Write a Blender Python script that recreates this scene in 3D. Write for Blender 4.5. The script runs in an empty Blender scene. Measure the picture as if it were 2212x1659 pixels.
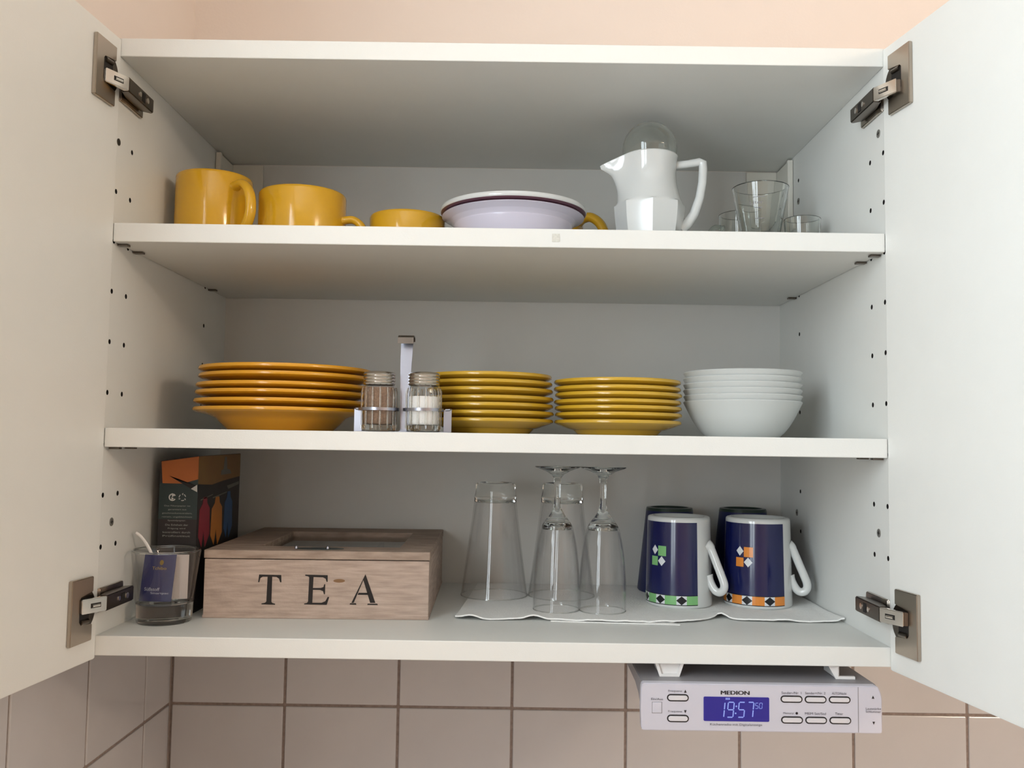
import bpy, bmesh, math, random
from mathutils import Vector, Matrix
random.seed(7)
PI = math.pi
SC = bpy.context.scene
COL = SC.collection

# ------------------------------------------------------------------ camera
def basis(y, a, r):
    fw = Vector((math.sin(y)*math.cos(a), math.cos(y)*math.cos(a), math.sin(a)))
    rt = Vector((math.cos(y), -math.sin(y), 0)); up = rt.cross(fw)
    c, s = math.cos(r), math.sin(r)
    return fw, c*rt+s*up, -s*rt+c*up
fw, rt, up = basis(-0.0016225, 0.0643867, 0.0144210)
cd = bpy.data.cameras.new('camera'); cam = bpy.data.objects.new('camera', cd); COL.objects.link(cam)
M = Matrix((rt, up, -fw)).transposed().to_4x4(); M.translation = (0.0164051, -0.8714758, 0.2103153)
cam.matrix_world = M
cd.sensor_fit = 'HORIZONTAL'; cd.sensor_width = 36.0; cd.lens = 1930.97/2212*36
cd.clip_start = 0.02; cd.clip_end = 50
SC.camera = cam

# ------------------------------------------------------------------ light, exposure
w = bpy.data.worlds.new('world'); SC.world = w; w.use_nodes = True
bgn = w.node_tree.nodes['Background']; bgn.inputs[0].default_value = (0.75, 0.86, 1, 1); bgn.inputs[1].default_value = 0.6
def area(name, loc, direction, sx, sy, power, col):
    l = bpy.data.lights.new(name, 'AREA'); l.shape = 'RECTANGLE'; l.size = sx; l.size_y = sy; l.energy = power; l.color = col
    o = bpy.data.objects.new(name, l); COL.objects.link(o); o.location = loc
    o.rotation_euler = Vector(direction).to_track_quat('-Z', 'Y').to_euler(); return o
WY0, WY1, WZ0, WZ1 = -1.42, -0.47, -0.22, 1.0
area('window_daylight', (-0.50, (WY0+WY1)/2, (WZ0+WZ1)/2), (1, 0, 0), WZ1-WZ0-.04, WY1-WY0-.04, 41, (0.85, 0.945, 1.0))
SC.cycles.transparent_max_bounces = 40; SC.cycles.max_bounces = 16
LAMP = (1.72, -1.42, 0.86)
SC.view_settings.view_transform = 'Standard'; SC.view_settings.look = 'None'
SC.view_settings.exposure = -0.33; SC.view_settings.gamma = 1.0; SC.view_settings.use_curve_mapping = False

# ------------------------------------------------------------------ materials
def lin(c):
    return tuple((v/255/12.92 if v/255 <= .04045 else ((v/255+.055)/1.055)**2.4) for v in c)
MATS = {}
def mat(name, rgb, rough=.5, metal=0, spec=.5, noise=0, nscale=60, bump=0, bscale=200, coat=0, trans=0, ior=1.5, aniso=None, rgb2=None):
    m = bpy.data.materials.new(name); m.use_nodes = True; nt = m.node_tree; b = nt.nodes['Principled BSDF']
    c = lin(rgb)
    b.inputs['Base Color'].default_value = (*c, 1); b.inputs['Roughness'].default_value = rough
    b.inputs['Metallic'].default_value = metal; b.inputs['IOR'].default_value = ior
    b.inputs['Specular IOR Level'].default_value = spec
    b.inputs['Coat Weight'].default_value = coat; b.inputs['Coat Roughness'].default_value = .05
    b.inputs['Transmission Weight'].default_value = trans
    tc = nt.nodes.new('ShaderNodeTexCoord')
    if noise or rgb2:
        n = nt.nodes.new('ShaderNodeTexNoise'); n.inputs['Scale'].default_value = nscale; n.inputs['Detail'].default_value = 4
        mp = nt.nodes.new('ShaderNodeMapping'); nt.links.new(tc.outputs['Object'], mp.inputs[0]); nt.links.new(mp.outputs[0], n.inputs['Vector'])
        if aniso: mp.inputs['Scale'].default_value = aniso
        cr = nt.nodes.new('ShaderNodeValToRGB')
        c2 = lin(rgb2) if rgb2 else tuple(v*(1-noise) for v in c)
        cr.color_ramp.elements[0].color = (*c2, 1); cr.color_ramp.elements[1].color = (*c, 1)
        cr.color_ramp.elements[0].position = .3; cr.color_ramp.elements[1].position = .7
        nt.links.new(n.outputs[0], cr.inputs[0]); nt.links.new(cr.outputs[0], b.inputs['Base Color'])
    if bump:
        n2 = nt.nodes.new('ShaderNodeTexNoise'); n2.inputs['Scale'].default_value = bscale; n2.inputs['Detail'].default_value = 3
        nt.links.new(tc.outputs['Object'], n2.inputs['Vector'])
        bp = nt.nodes.new('ShaderNodeBump'); bp.inputs['Strength'].default_value = bump; bp.inputs['Distance'].default_value = .001
        nt.links.new(n2.outputs[0], bp.inputs['Height']); nt.links.new(bp.outputs[0], b.inputs['Normal'])
    MATS[name] = m; return m
white = mat('white_melamine', (228, 229, 225), .42, bump=.12, bscale=900, noise=.015, nscale=30)
backm = mat('white_hardboard', (213, 213, 209), .5, bump=.1, bscale=900, noise=.015, nscale=30)
plaster = mat('peach_plaster', (247, 235, 226), .9, bump=.15, bscale=250, noise=.02, nscale=8)
ceil_m = mat('ceiling_paint', (244, 242, 238), .9)
floor_m = mat('floor_wood', (212, 200, 186), .5, noise=.3, nscale=5, aniso=(1, 12, 1))
tile_m = mat('glazed_tile', (205, 203, 204), .12, spec=.5, noise=.05, nscale=12, bump=.04, bscale=25)
grout = mat('grout', (158, 142, 134), .95, noise=.3, nscale=200)
stone = mat('worktop_stone', (224, 219, 214), .35, noise=.15, nscale=60)
nickel = mat('nickel', (178, 168, 156), .3, metal=1, bump=.05, bscale=600)
nickel_b = mat('bright_nickel', (222, 217, 210), .16, metal=1)
nickel_d = mat('dark_nickel', (112, 104, 96), .28, metal=1)
steel = mat('steel', (156, 158, 168), .3, metal=1)
screw_m = mat('zinc_screw', (150, 148, 142), .5, metal=.6)
black = mat('gap_shade', (22, 18, 16), .6)  # near-black that paints the shade inside holes, slots and gaps
yellow = mat('yellow_glaze', (224, 172, 40), .16, coat=.3, noise=.04, nscale=20)
plate_warm_lit = mat('yellow_glaze_warm_lit', (226, 162, 36), .22, coat=.3, noise=.05, nscale=18)  # yellow plates, with the warm light on the left put into the colour
plate_cool_lit = mat('yellow_glaze_cool_lit', (208, 166, 48), .22, coat=.3, noise=.05, nscale=18)  # yellow plates further right, cool light put into the colour
porc = mat('white_porcelain', (214, 217, 216), .1, coat=.5)
bowl_w = mat('white_opal', (206, 209, 207), .28)
lilac = mat('pale_lilac_melamine', (214, 210, 226), .14)
purple = mat('plum', (88, 52, 66), .35)
cobalt = mat('cobalt_print', (18, 25, 76), .16, coat=.15)
cobalt_d = mat('dark_cobalt_glaze', (18, 27, 78), .4)
green_d = mat('dark_green_glaze', (30, 48, 40), .3)
gprint = mat('green_print', (126, 186, 120), .2); oprint = mat('orange_print', (226, 140, 58), .2)
kprint = mat('black_print', (22, 24, 30), .25); wprint = mat('white_print', (222, 226, 230), .25)
wood = mat('washed_wood', (198, 178, 164), .75, rgb2=(166, 146, 132), nscale=30, aniso=(1.0, 1.0, 9), bump=.5, bscale=220)
wood_l = mat('washed_wood_lid', (186, 166, 150), .75, rgb2=(148, 128, 114), nscale=24, aniso=(1.2, 6, 6), bump=.5, bscale=240)
wood_d = mat('wood_inside', (110, 92, 80), .8)
teal = mat('worn_metal', (88, 98, 100), .4, metal=.7)
knot = mat('wood_knot', (138, 104, 72), .8)
letter = mat('letter_black', (28, 20, 16), .7)
paper = mat('paper_towel', (248, 248, 245), .95, bump=.8, bscale=500, noise=.04, nscale=150)
card_g = mat('card_black_green', (30, 38, 38), .5, rgb2=(44, 24, 28), nscale=9)
card_o = mat('card_orange', (196, 112, 44), .5, rgb2=(168, 92, 40), nscale=14)
card_y = mat('card_dusk_yellow', (136, 104, 52), .5, rgb2=(120, 78, 44), nscale=20)
card_t = mat('card_teal', (36, 52, 52), .5); card_w = mat('card_white', (200, 200, 196), .6)
card_r = mat('card_red', (138, 42, 58), .5); card_b = mat('card_blue', (44, 82, 130), .5); card_a = mat('card_amber', (190, 120, 48), .5)
card_l = mat('card_light_print', (156, 156, 150), .6)
card_gr = mat('card_grey', (112, 112, 104), .6)
sach = mat('blue_sachet', (34, 40, 92), .3); gold = mat('gold_print', (176, 150, 74), .4); silver_p = mat('silver_print', (190, 196, 210), .4)
sach_w = mat('white_sachet', (206, 196, 190), .5)
plastic = mat('white_plastic', (232, 230, 228), .3)
radio_m = mat('silver_white_plastic', (200, 199, 210), .35)
radio_s = mat('grey_plastic', (140, 138, 142), .45)
button_m = mat('button_grey', (212, 210, 214), .3)
salt = mat('salt', (244, 242, 238), .95, bump=.4, bscale=1500)
pepper = mat('ground_pepper', (150, 122, 100), .95, rgb2=(116, 92, 74), nscale=500, bump=.4, bscale=1500)
bracket_m = mat('bracket_plastic', (226, 224, 214), .4)
ink = mat('grey_ink', (84, 84, 92), .5)
residue = mat('sticker_residue', (222, 221, 212), .7, rgb2=(200, 199, 190), nscale=500)
def emis(name, rgb, st, base=(0, 0, 0)):
    m = mat(name, base, .15); b = m.node_tree.nodes['Principled BSDF']
    b.inputs['Emission Color'].default_value = (*lin(rgb), 1); b.inputs['Emission Strength'].default_value = st; return m
lcd = emis('lcd_backlight', (46, 42, 168), .62, (20, 18, 60)); lcd_d = emis('lcd_digit', (158, 176, 255), 1.0)
lampglass = emis('lamp_glass', (255, 214, 160), 6)
def glass(name, rgb=(250, 252, 250), ior=1.45, rough=0):
    m = mat(name, rgb, rough, trans=1, ior=ior); return m
clear = glass('clear_glass'); clear_b = glass('greenish_glass', (238, 246, 240))
pane_m = glass('pane_glass')
# thin glass for vessels whose wall is only about a millimetre: fresnel reflection over straight transmission
def thin(name, tint=(244, 247, 246), base=.05):
    m = bpy.data.materials.new(name); m.use_nodes = True; nt = m.node_tree
    for n in list(nt.nodes): nt.nodes.remove(n)
    out = nt.nodes.new('ShaderNodeOutputMaterial'); mx = nt.nodes.new('ShaderNodeMixShader')
    tr = nt.nodes.new('ShaderNodeBsdfTransparent'); gl = nt.nodes.new('ShaderNodeBsdfGlossy'); gl.inputs['Roughness'].default_value = .02
    tr.inputs[0].default_value = (*lin(tint), 1)
    lw = nt.nodes.new('ShaderNodeLayerWeight'); lw.inputs[0].default_value = .5
    pw = nt.nodes.new('ShaderNodeMath'); pw.operation = 'POWER'; pw.inputs[1].default_value = 3.6
    ma = nt.nodes.new('ShaderNodeMath'); ma.operation = 'MULTIPLY_ADD'; ma.inputs[1].default_value = .72; ma.inputs[2].default_value = base
    nt.links.new(lw.outputs['Facing'], pw.inputs[0]); nt.links.new(pw.outputs[0], ma.inputs[0]); fr = ma
    nt.links.new(fr.outputs[0], mx.inputs[0]); nt.links.new(tr.outputs[0], mx.inputs[1]); nt.links.new(gl.outputs[0], mx.inputs[2]); nt.links.new(mx.outputs[0], out.inputs[0])
    return m
thin_g = thin('thin_glass')
thin_e = thin('thin_glass_grey', (254, 254, 254), .03)

# ------------------------------------------------------------------ mesh helpers
def link(name, me, m=None, parent=None, smooth=False, loc=None):
    o = bpy.data.objects.new(name, me); COL.objects.link(o)
    if m is not None:
        for mm in (m if isinstance(m, (list, tuple)) else [m]): me.materials.append(mm)
    if smooth:
        me.shade_smooth()
        try: me.set_sharp_from_angle(angle=math.radians(smooth if smooth is not True else 40))
        except Exception: pass
    if parent: o.parent = parent
    if loc: o.location = loc
    return o
def obj(name, bm, m=None, parent=None, smooth=False, loc=None):
    bmesh.ops.recalc_face_normals(bm, faces=bm.faces)
    me = bpy.data.meshes.new(name); bm.to_mesh(me); bm.free()
    return link(name, me, m, parent, smooth, loc)
def thing(name, label, cat, loc=(0, 0, 0), rz=0, group=None):
    o = bpy.data.objects.new(name, None); COL.objects.link(o); o.location = loc; o.rotation_euler = (0, 0, rz)
    o.empty_display_size = .02
    return tag(o, label, cat, group)
def tag(o, label, cat, group=None):
    o['label'] = label; o['category'] = cat
    if group: o['group'] = group
    return o
def struct(o, label=None):
    o['kind'] = 'structure'
    if label: o['label'] = label
    return o
def box(bm, x0, x1, y0, y1, z0, z1, bev=0, mi=0, seg=2):
    vs = [bm.verts.new((x, y, z)) for z in (z0, z1) for y in (y0, y1) for x in (x0, x1)]
    fs = [bm.faces.new([vs[i] for i in f]) for f in ((0, 2, 3, 1), (4, 5, 7, 6), (0, 1, 5, 4), (2, 6, 7, 3), (0, 4, 6, 2), (1, 3, 7, 5))]
    for f in fs: f.material_index = mi
    if bev:
        es = list({e for f in fs for e in f.edges})
        bmesh.ops.bevel(bm, geom=es, offset=bev, segments=seg, affect='EDGES', profile=.5)
    return bm
def B(*a, **k): return box(bmesh.new(), *a, **k)
def prism(bm, pts, fn, d0, d1, bev=0):
    """polygon pts (a,b) extruded from d0 to d1; fn(a,b,d)->xyz"""
    n = len(pts)
    lo = [bm.verts.new(fn(a, b, d0)) for a, b in pts]; hi = [bm.verts.new(fn(a, b, d1)) for a, b in pts]
    f0 = bm.faces.new(lo); f1 = bm.faces.new(hi[::-1]); fs = [f0, f1]
    for i in range(n): fs.append(bm.faces.new((lo[i], hi[i], hi[(i+1) % n], lo[(i+1) % n])))
    if bev:
        bmesh.ops.bevel(bm, geom=list({e for f in fs for e in f.edges}), offset=bev, segments=2, affect='EDGES')
    return bm
XZ = lambda a, b, d: (a, d, b)
XY = lambda a, b, d: (a, b, d)
def lathe(bm, prof, seg=48, cx=0, cy=0, cz=0, close=False, spout=None):
    rings = []
    for r, z in prof:
        if r < 1e-5: rings.append([bm.verts.new((cx, cy, cz+z))]); continue
        ring = []
        for i in range(seg):
            a = 2*PI*i/seg
            x, y, zz = r*math.cos(a), r*math.sin(a), z
            if spout: x, y, zz = spout(x, y, z, r, a)
            ring.append(bm.verts.new((cx+x, cy+y, cz+zz)))
        rings.append(ring)
    prs = list(zip(rings, rings[1:]))
    if close: prs.append((rings[-1], rings[0]))
    for A, C in prs:
        if len(A) == 1 and len(C) == 1: continue
        for i in range(seg):
            j = (i+1) % seg
            if len(A) == 1: bm.faces.new((A[0], C[j], C[i]))
            elif len(C) == 1: bm.faces.new((A[i], A[j], C[0]))
            else: bm.faces.new((A[i], A[j], C[j], C[i]))
    return bm
def smooth_prof(pts, n=6):
    """catmull-rom through the profile points"""
    out = []
    P = [pts[0]]+list(pts)+[pts[-1]]
    for i in range(1, len(P)-2):
        p0, p1, p2, p3 = P[i-1:i+3]
        for k in range(n):
            t = k/n
            out.append(tuple(.5*((2*p1[d])+(-p0[d]+p2[d])*t+(2*p0[d]-5*p1[d]+4*p2[d]-p3[d])*t*t+(-p0[d]+3*p1[d]-3*p2[d]+p3[d])*t**3) for d in range(len(p1))))
    out.append(tuple(pts[-1])); return out
def tube(bm, path, r, seg=14, flat=1.0, side=None):
    """sweep an ellipse along path; r number or list; flat scales along the side vector"""
    P = [Vector(p) for p in path]; n = len(P); rings = []
    prev = Vector(side) if side else None
    for i, p in enumerate(P):
        t = (P[min(i+1, n-1)]-P[max(i-1, 0)]).normalized()
        if prev is None: prev = t.orthogonal()
        s = (prev-t*prev.dot(t)).normalized(); prev = s; u = t.cross(s)
        rr = r[i] if isinstance(r, (list, tuple)) else r
        rings.append([bm.verts.new(p+s*rr*flat*math.cos(2*PI*k/seg)+u*rr*math.sin(2*PI*k/seg)) for k in range(seg)])
    for A, C in zip(rings, rings[1:]):
        for k in range(seg): bm.faces.new((A[k], A[(k+1) % seg], C[(k+1) % seg], C[k]))
    bm.faces.new(rings[0]); bm.faces.new(rings[-1][::-1]); return bm
def cyl(bm, p0, p1, r, seg=16):
    return tube(bm, [p0, p1], r, seg)
def dup(root, loc, label=None, rz=None, group=None, scale=None):
    r = root.copy(); COL.objects.link(r); r.location = loc
    if rz is not None: r.rotation_euler = (0, 0, rz)
    if scale: r.scale = scale
    if label: r['label'] = label
    if group: r['group'] = group
    for ch in list(root.children):
        c = ch.copy(); COL.objects.link(c); c.parent = r
        for g in list(ch.children):
            d = g.copy(); COL.objects.link(d); d.parent = c
    return r
def text(name, items, m, parent, thick=0.0, plane='front', font_scale=1.0):
    """items: (string, x, y, z, height, width or None). One mesh of flat lettering facing -y ('front') or +x ('right')."""
    bm = bmesh.new()
    for s, x, y, z, h, wd in items:
        cu = bpy.data.curves.new('t', 'FONT'); cu.body = s; cu.size = 1; cu.align_x = 'CENTER'; cu.align_y = 'CENTER'; cu.resolution_u = 3
        if thick: cu.extrude = thick
        o = bpy.data.objects.new('t', cu); COL.objects.link(o)
        dg = bpy.context.evaluated_depsgraph_get()
        me = bpy.data.meshes.new_from_object(o.evaluated_get(dg))
        bpy.data.objects.remove(o); bpy.data.curves.remove(cu)
        xs = [v.co.x for v in me.vertices]; ys = [v.co.y for v in me.vertices]
        cx, cy = (max(xs)+min(xs))/2, (max(ys)+min(ys))/2
        sy = h/(max(ys)-min(ys)); sx = wd/(max(xs)-min(xs)) if wd else sy
        for v in me.vertices:
            a, b = (v.co.x-cx)*sx, (v.co.y-cy)*sy
            v.co = (x+a, y, z+b) if plane == 'front' else (x, y+a, z+b)
        bm.from_mesh(me); bpy.data.meshes.remove(me)
    me = bpy.data.meshes.new(name); bm.to_mesh(me); bm.free()
    return link(name, me, m, parent)

# ------------------------------------------------------------------ sizes (metres)
W, T, H, D = .382, .0187, .6083, .352
S1, S2 = .4209, .2182            # tops of the two shelves
ROOM_X, ROOM_Y, ROOM_ZB, ROOM_ZT = 2.5, -2.9, -1.4, 1.08
LX = -.4455                      # face of the left wall tiles
BY = .372                        # face of the back wall tiles
TZ = -.1525                      # a tile joint
TP = .155

# ------------------------------------------------------------------ room
wb = struct(obj('wall_back', B(LX-.15, ROOM_X+.1, BY+.0035, BY+.15, ROOM_ZB, ROOM_ZT), plaster))
gb = obj('grout_bed', B(LX, 1.9, BY+.0016, BY+.0036, -.52, TZ+TP*3), grout, wb)
bmw = bmesh.new()
box(bmw, LX-.15, LX-.0035, WY1, BY+.0035, ROOM_ZB, ROOM_ZT); box(bmw, LX-.15, LX-.0035, ROOM_Y, WY0, ROOM_ZB, ROOM_ZT)
box(bmw, LX-.15, LX-.0035, WY0, WY1, ROOM_ZB, WZ0); box(bmw, LX-.15, LX-.0035, WY0, WY1, WZ1, ROOM_ZT)
wl = struct(obj('wall_left', bmw, plaster))
obj('grout_bed', B(LX-.0036, LX-.0016, -.68, BY+.0016, -.52, TZ+TP*3), grout, wl)
struct(obj('wall_right', B(ROOM_X, ROOM_X+.1, ROOM_Y, BY+.0035, ROOM_ZB, ROOM_ZT), plaster))
struct(obj('wall_front', B(LX-.15, ROOM_X+.1, ROOM_Y-.1, ROOM_Y, ROOM_ZB, ROOM_ZT), plaster))
struct(obj('floor', B(LX-.15, ROOM_X+.1, ROOM_Y-.1, BY+.15, ROOM_ZB-.1, ROOM_ZB), floor_m))
struct(obj('ceiling', B(LX-.15, ROOM_X+.1, ROOM_Y-.1, BY+.15, ROOM_ZT, ROOM_ZT+.1), ceil_m))
# tiles, each an object of its own, sharing mesh data
def tile_mesh(wd, ht, axis):
    g = .0018
    bm = B(g-wd/2, wd/2-g, -.0035, .0035, g-ht/2, ht/2-g, bev=.0012) if axis == 'y' else B(-.0035, .0035, g-wd/2, wd/2-g, g-ht/2, ht/2-g, bev=.0012)
    bmesh.ops.recalc_face_normals(bm, faces=bm.faces)
    me = bpy.data.meshes.new('tile'); bm.to_mesh(me); bm.free(); me.materials.append(tile_m); return me
tm = tile_mesh(TP, TP, 'y')
for r in range(-2, 2):
    for c in range(0, 12):
        o = bpy.data.objects.new('tile', tm); COL.objects.link(o); o.parent = wb
        o.location = (LX+.001+TP*(c+.5), BY+.0035, TZ+TP*(r+.5))
        o.rotation_euler = (random.uniform(-.003, .003), 0, random.uniform(-.003, .003))
tx = tile_mesh(.157, TP, 'x'); txc = tile_mesh(.0845, TP, 'x')
for r in range(-2, 2):
    o = bpy.data.objects.new('tile', txc); COL.objects.link(o); o.parent = wl; o.location = (LX-.0035, .287+.0423, TZ+TP*(r+.5))
    for c in range(0, 6):
        o = bpy.data.objects.new('tile', tx); COL.objects.link(o); o.parent = wl
        o.location = (LX-.0035, .287-.157*(c+.5), TZ+TP*(r+.5)); o.rotation_euler = (0, random.uniform(-.003, .003), random.uniform(-.003, .003))
# window in the left wall, beside the camera
wn = bmesh.new()
fx0, fx1 = LX-.045, LX-.005
box(wn, fx0, fx1, WY0, WY0+.05, WZ0, WZ1); box(wn, fx0, fx1, WY1-.05, WY1, WZ0, WZ1); box(wn, fx0, fx1, WY0, WY1, WZ0, WZ0+.05); box(wn, fx0, fx1, WY0, WY1, WZ1-.05, WZ1)
ym = (WY0+WY1)/2
box(wn, fx0, fx1, ym-.04, ym+.04, WZ0, WZ1)
struct(obj('window_1', wn, plastic))
struct(obj('bounce_worktop', B(LX, 1.9, -.27, BY, -.55, -.512, bev=.003), stone), 'unseen pale worktop added below the tiles to bounce light')  # out of view, put in to bounce light up under the shelves

# ceiling lamp that lights the room from the right
lt = thing('ceiling_lamp', 'round frosted glass ceiling lamp in the middle of the room', 'lamp', (LAMP[0], LAMP[1], ROOM_ZT))
obj('lamp_base', lathe(bmesh.new(), [(0, 0), (.07, 0), (.07, -.02), (.05, -.03), (0, -.03)], 32), plastic, lt, 40)
obj('lamp_shade', lathe(bmesh.new(), smooth_prof([(.04, -.03), (.085, -.06), (.11, -.12), (.09, -.19), (.045, -.225), (0, -.232)]), 40), lampglass, lt, True)
pl = bpy.data.lights.new('lamp_glow', 'POINT'); pl.shadow_soft_size = .15; pl.energy = 84; pl.color = (1, .81, .63)
po = bpy.data.objects.new('lamp_glow', pl); COL.objects.link(po); po.location = (LAMP[0], LAMP[1], ROOM_ZT-.16)

# ------------------------------------------------------------------ cabinet
cab = thing('wall_cabinet', 'white wall cabinet with two open doors and three tiers of crockery above tiled wall', 'cabinet')
HZ = [.1025+.0501*k for k in range(10)]
def side_panel(s):
    me = bpy.data.meshes.new('side_panel'); bm = B(s*W if s > 0 else -W-T, W+T if s > 0 else -W, 0, .370, 0, H, bev=.0006, seg=1)
    bmesh.ops.recalc_face_normals(bm, faces=bm.faces); bm.to_mesh(me); bm.free()
    o = link('side_panel', me, white, cab)
    cb = bmesh.new()
    for y in (.0042, .0368, .268):
        for z in HZ:
            if .54 < z < .58 and y < .06: continue
            if z > .57: continue
            cyl(cb, (s*(W-.004), y+.0, z), (s*(W+.012), y, z), .0026, 12)
    bmesh.ops.recalc_face_normals(cb, faces=cb.faces)
    cm = bpy.data.meshes.new('c'); cb.to_mesh(cm); cb.free()
    co = bpy.data.objects.new('c', cm); COL.objects.link(co)
    md = o.modifiers.new('b', 'BOOLEAN'); md.operation = 'DIFFERENCE'; md.object = co; md.solver = 'EXACT'
    dg = bpy.context.evaluated_depsgraph_get(); dg.update()
    nm = bpy.data.meshes.new_from_object(o.evaluated_get(dg)); o.modifiers.clear(); o.data = nm; nm.name = 'side_panel'
    nm.materials.append(black)  # hole walls painted near-black, standing in for shade in the bores
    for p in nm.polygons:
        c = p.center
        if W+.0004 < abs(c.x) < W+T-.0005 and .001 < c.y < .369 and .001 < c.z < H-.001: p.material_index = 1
    bpy.data.objects.remove(co)
    for y, z in ((.0145, .5263), (.0251, .1249), (.268, .526), (.2816, .1250)):
        if s < 0 and y == .0145: y, z = .0048, .5036; continue
        sb = bmesh.new(); cyl(sb, (s*(W+.002), y, z), (s*(W-.0006), y, z), .0042, 20)
        so = obj('screw', sb, screw_m, o, 40)
        cs = bmesh.new(); box(cs, s*(W-.0008), s*(W-.0005), y-.0022, y+.0022, z-.0005, z+.0005) if s > 0 else box(cs, -W+.0005, -W+.0008, y-.0022, y+.0022, z-.0005, z+.0005)
        cs2 = box(cs, min(s*(W-.0008), s*(W-.0005)), max(s*(W-.0008), s*(W-.0005)), y-.0005, y+.0005, z-.0022, z+.0022)
        obj('screw_slot', cs, black, o)
    return o
side_panel(-1); side_panel(1)
sb = bmesh.new(); cyl(sb, (-W-.002, .0048, .5036), (-W+.0006, .0048, .5036), .0036, 16); obj('screw', sb, nickel_d, cab, 40)
obj('top_panel', B(-W, W, 0, D, H-T, H, bev=.0008), white, cab)
obj('bottom_panel', B(-W, W, 0, .370, 0, T, bev=.0008), white, cab)
obj('back_panel', B(-W, W, D, D+.004, T, H-T), backm, cab)
for z in (S1, S2):
    sh = obj('shelf', B(-W+.0006, W-.0006, .0006, D-.001, z-T, z, bev=.0008), white, cab)
    for s in (-1, 1):
        for y in (.014, .05, .28):
            pb = bmesh.new(); x0, x1 = sorted((s*(W-.0008), s*(W-.011)))
            box(pb, x0, x1, y-.0035, y+.0035, z-T-.0022, z-T-.0002, bev=.0004)
            obj('shelf_pin', pb, nickel_d, sh)
    if z == S1:
        obj('sticker_mark', B(.0525, .0600, .0001, .0008, S1-.0130, S1-.0050), residue, sh)
# corner covers over the hanging rail
for s in (-1, 1):
    cb = bmesh.new()
    x0, x1 = sorted((s*(W-.0005), s*(W-.0045))); box(cb, x0, x1, .293, D-.0004, .488, H-T-.0015, bev=.001)
    x0, x1 = sorted((s*(W-.0045), s*.3355)); box(cb, x0, x1, D-.0045, D-.0004, .488, H-T-.0015, bev=.001)
    x0, x1 = sorted((s*(W-.0005), s*(W-.0075))); box(cb, x0, x1, .288, .2945, .488, H-T-.0025, bev=.001)
    obj('rail_cover', cb, bracket_m, cab)

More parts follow.
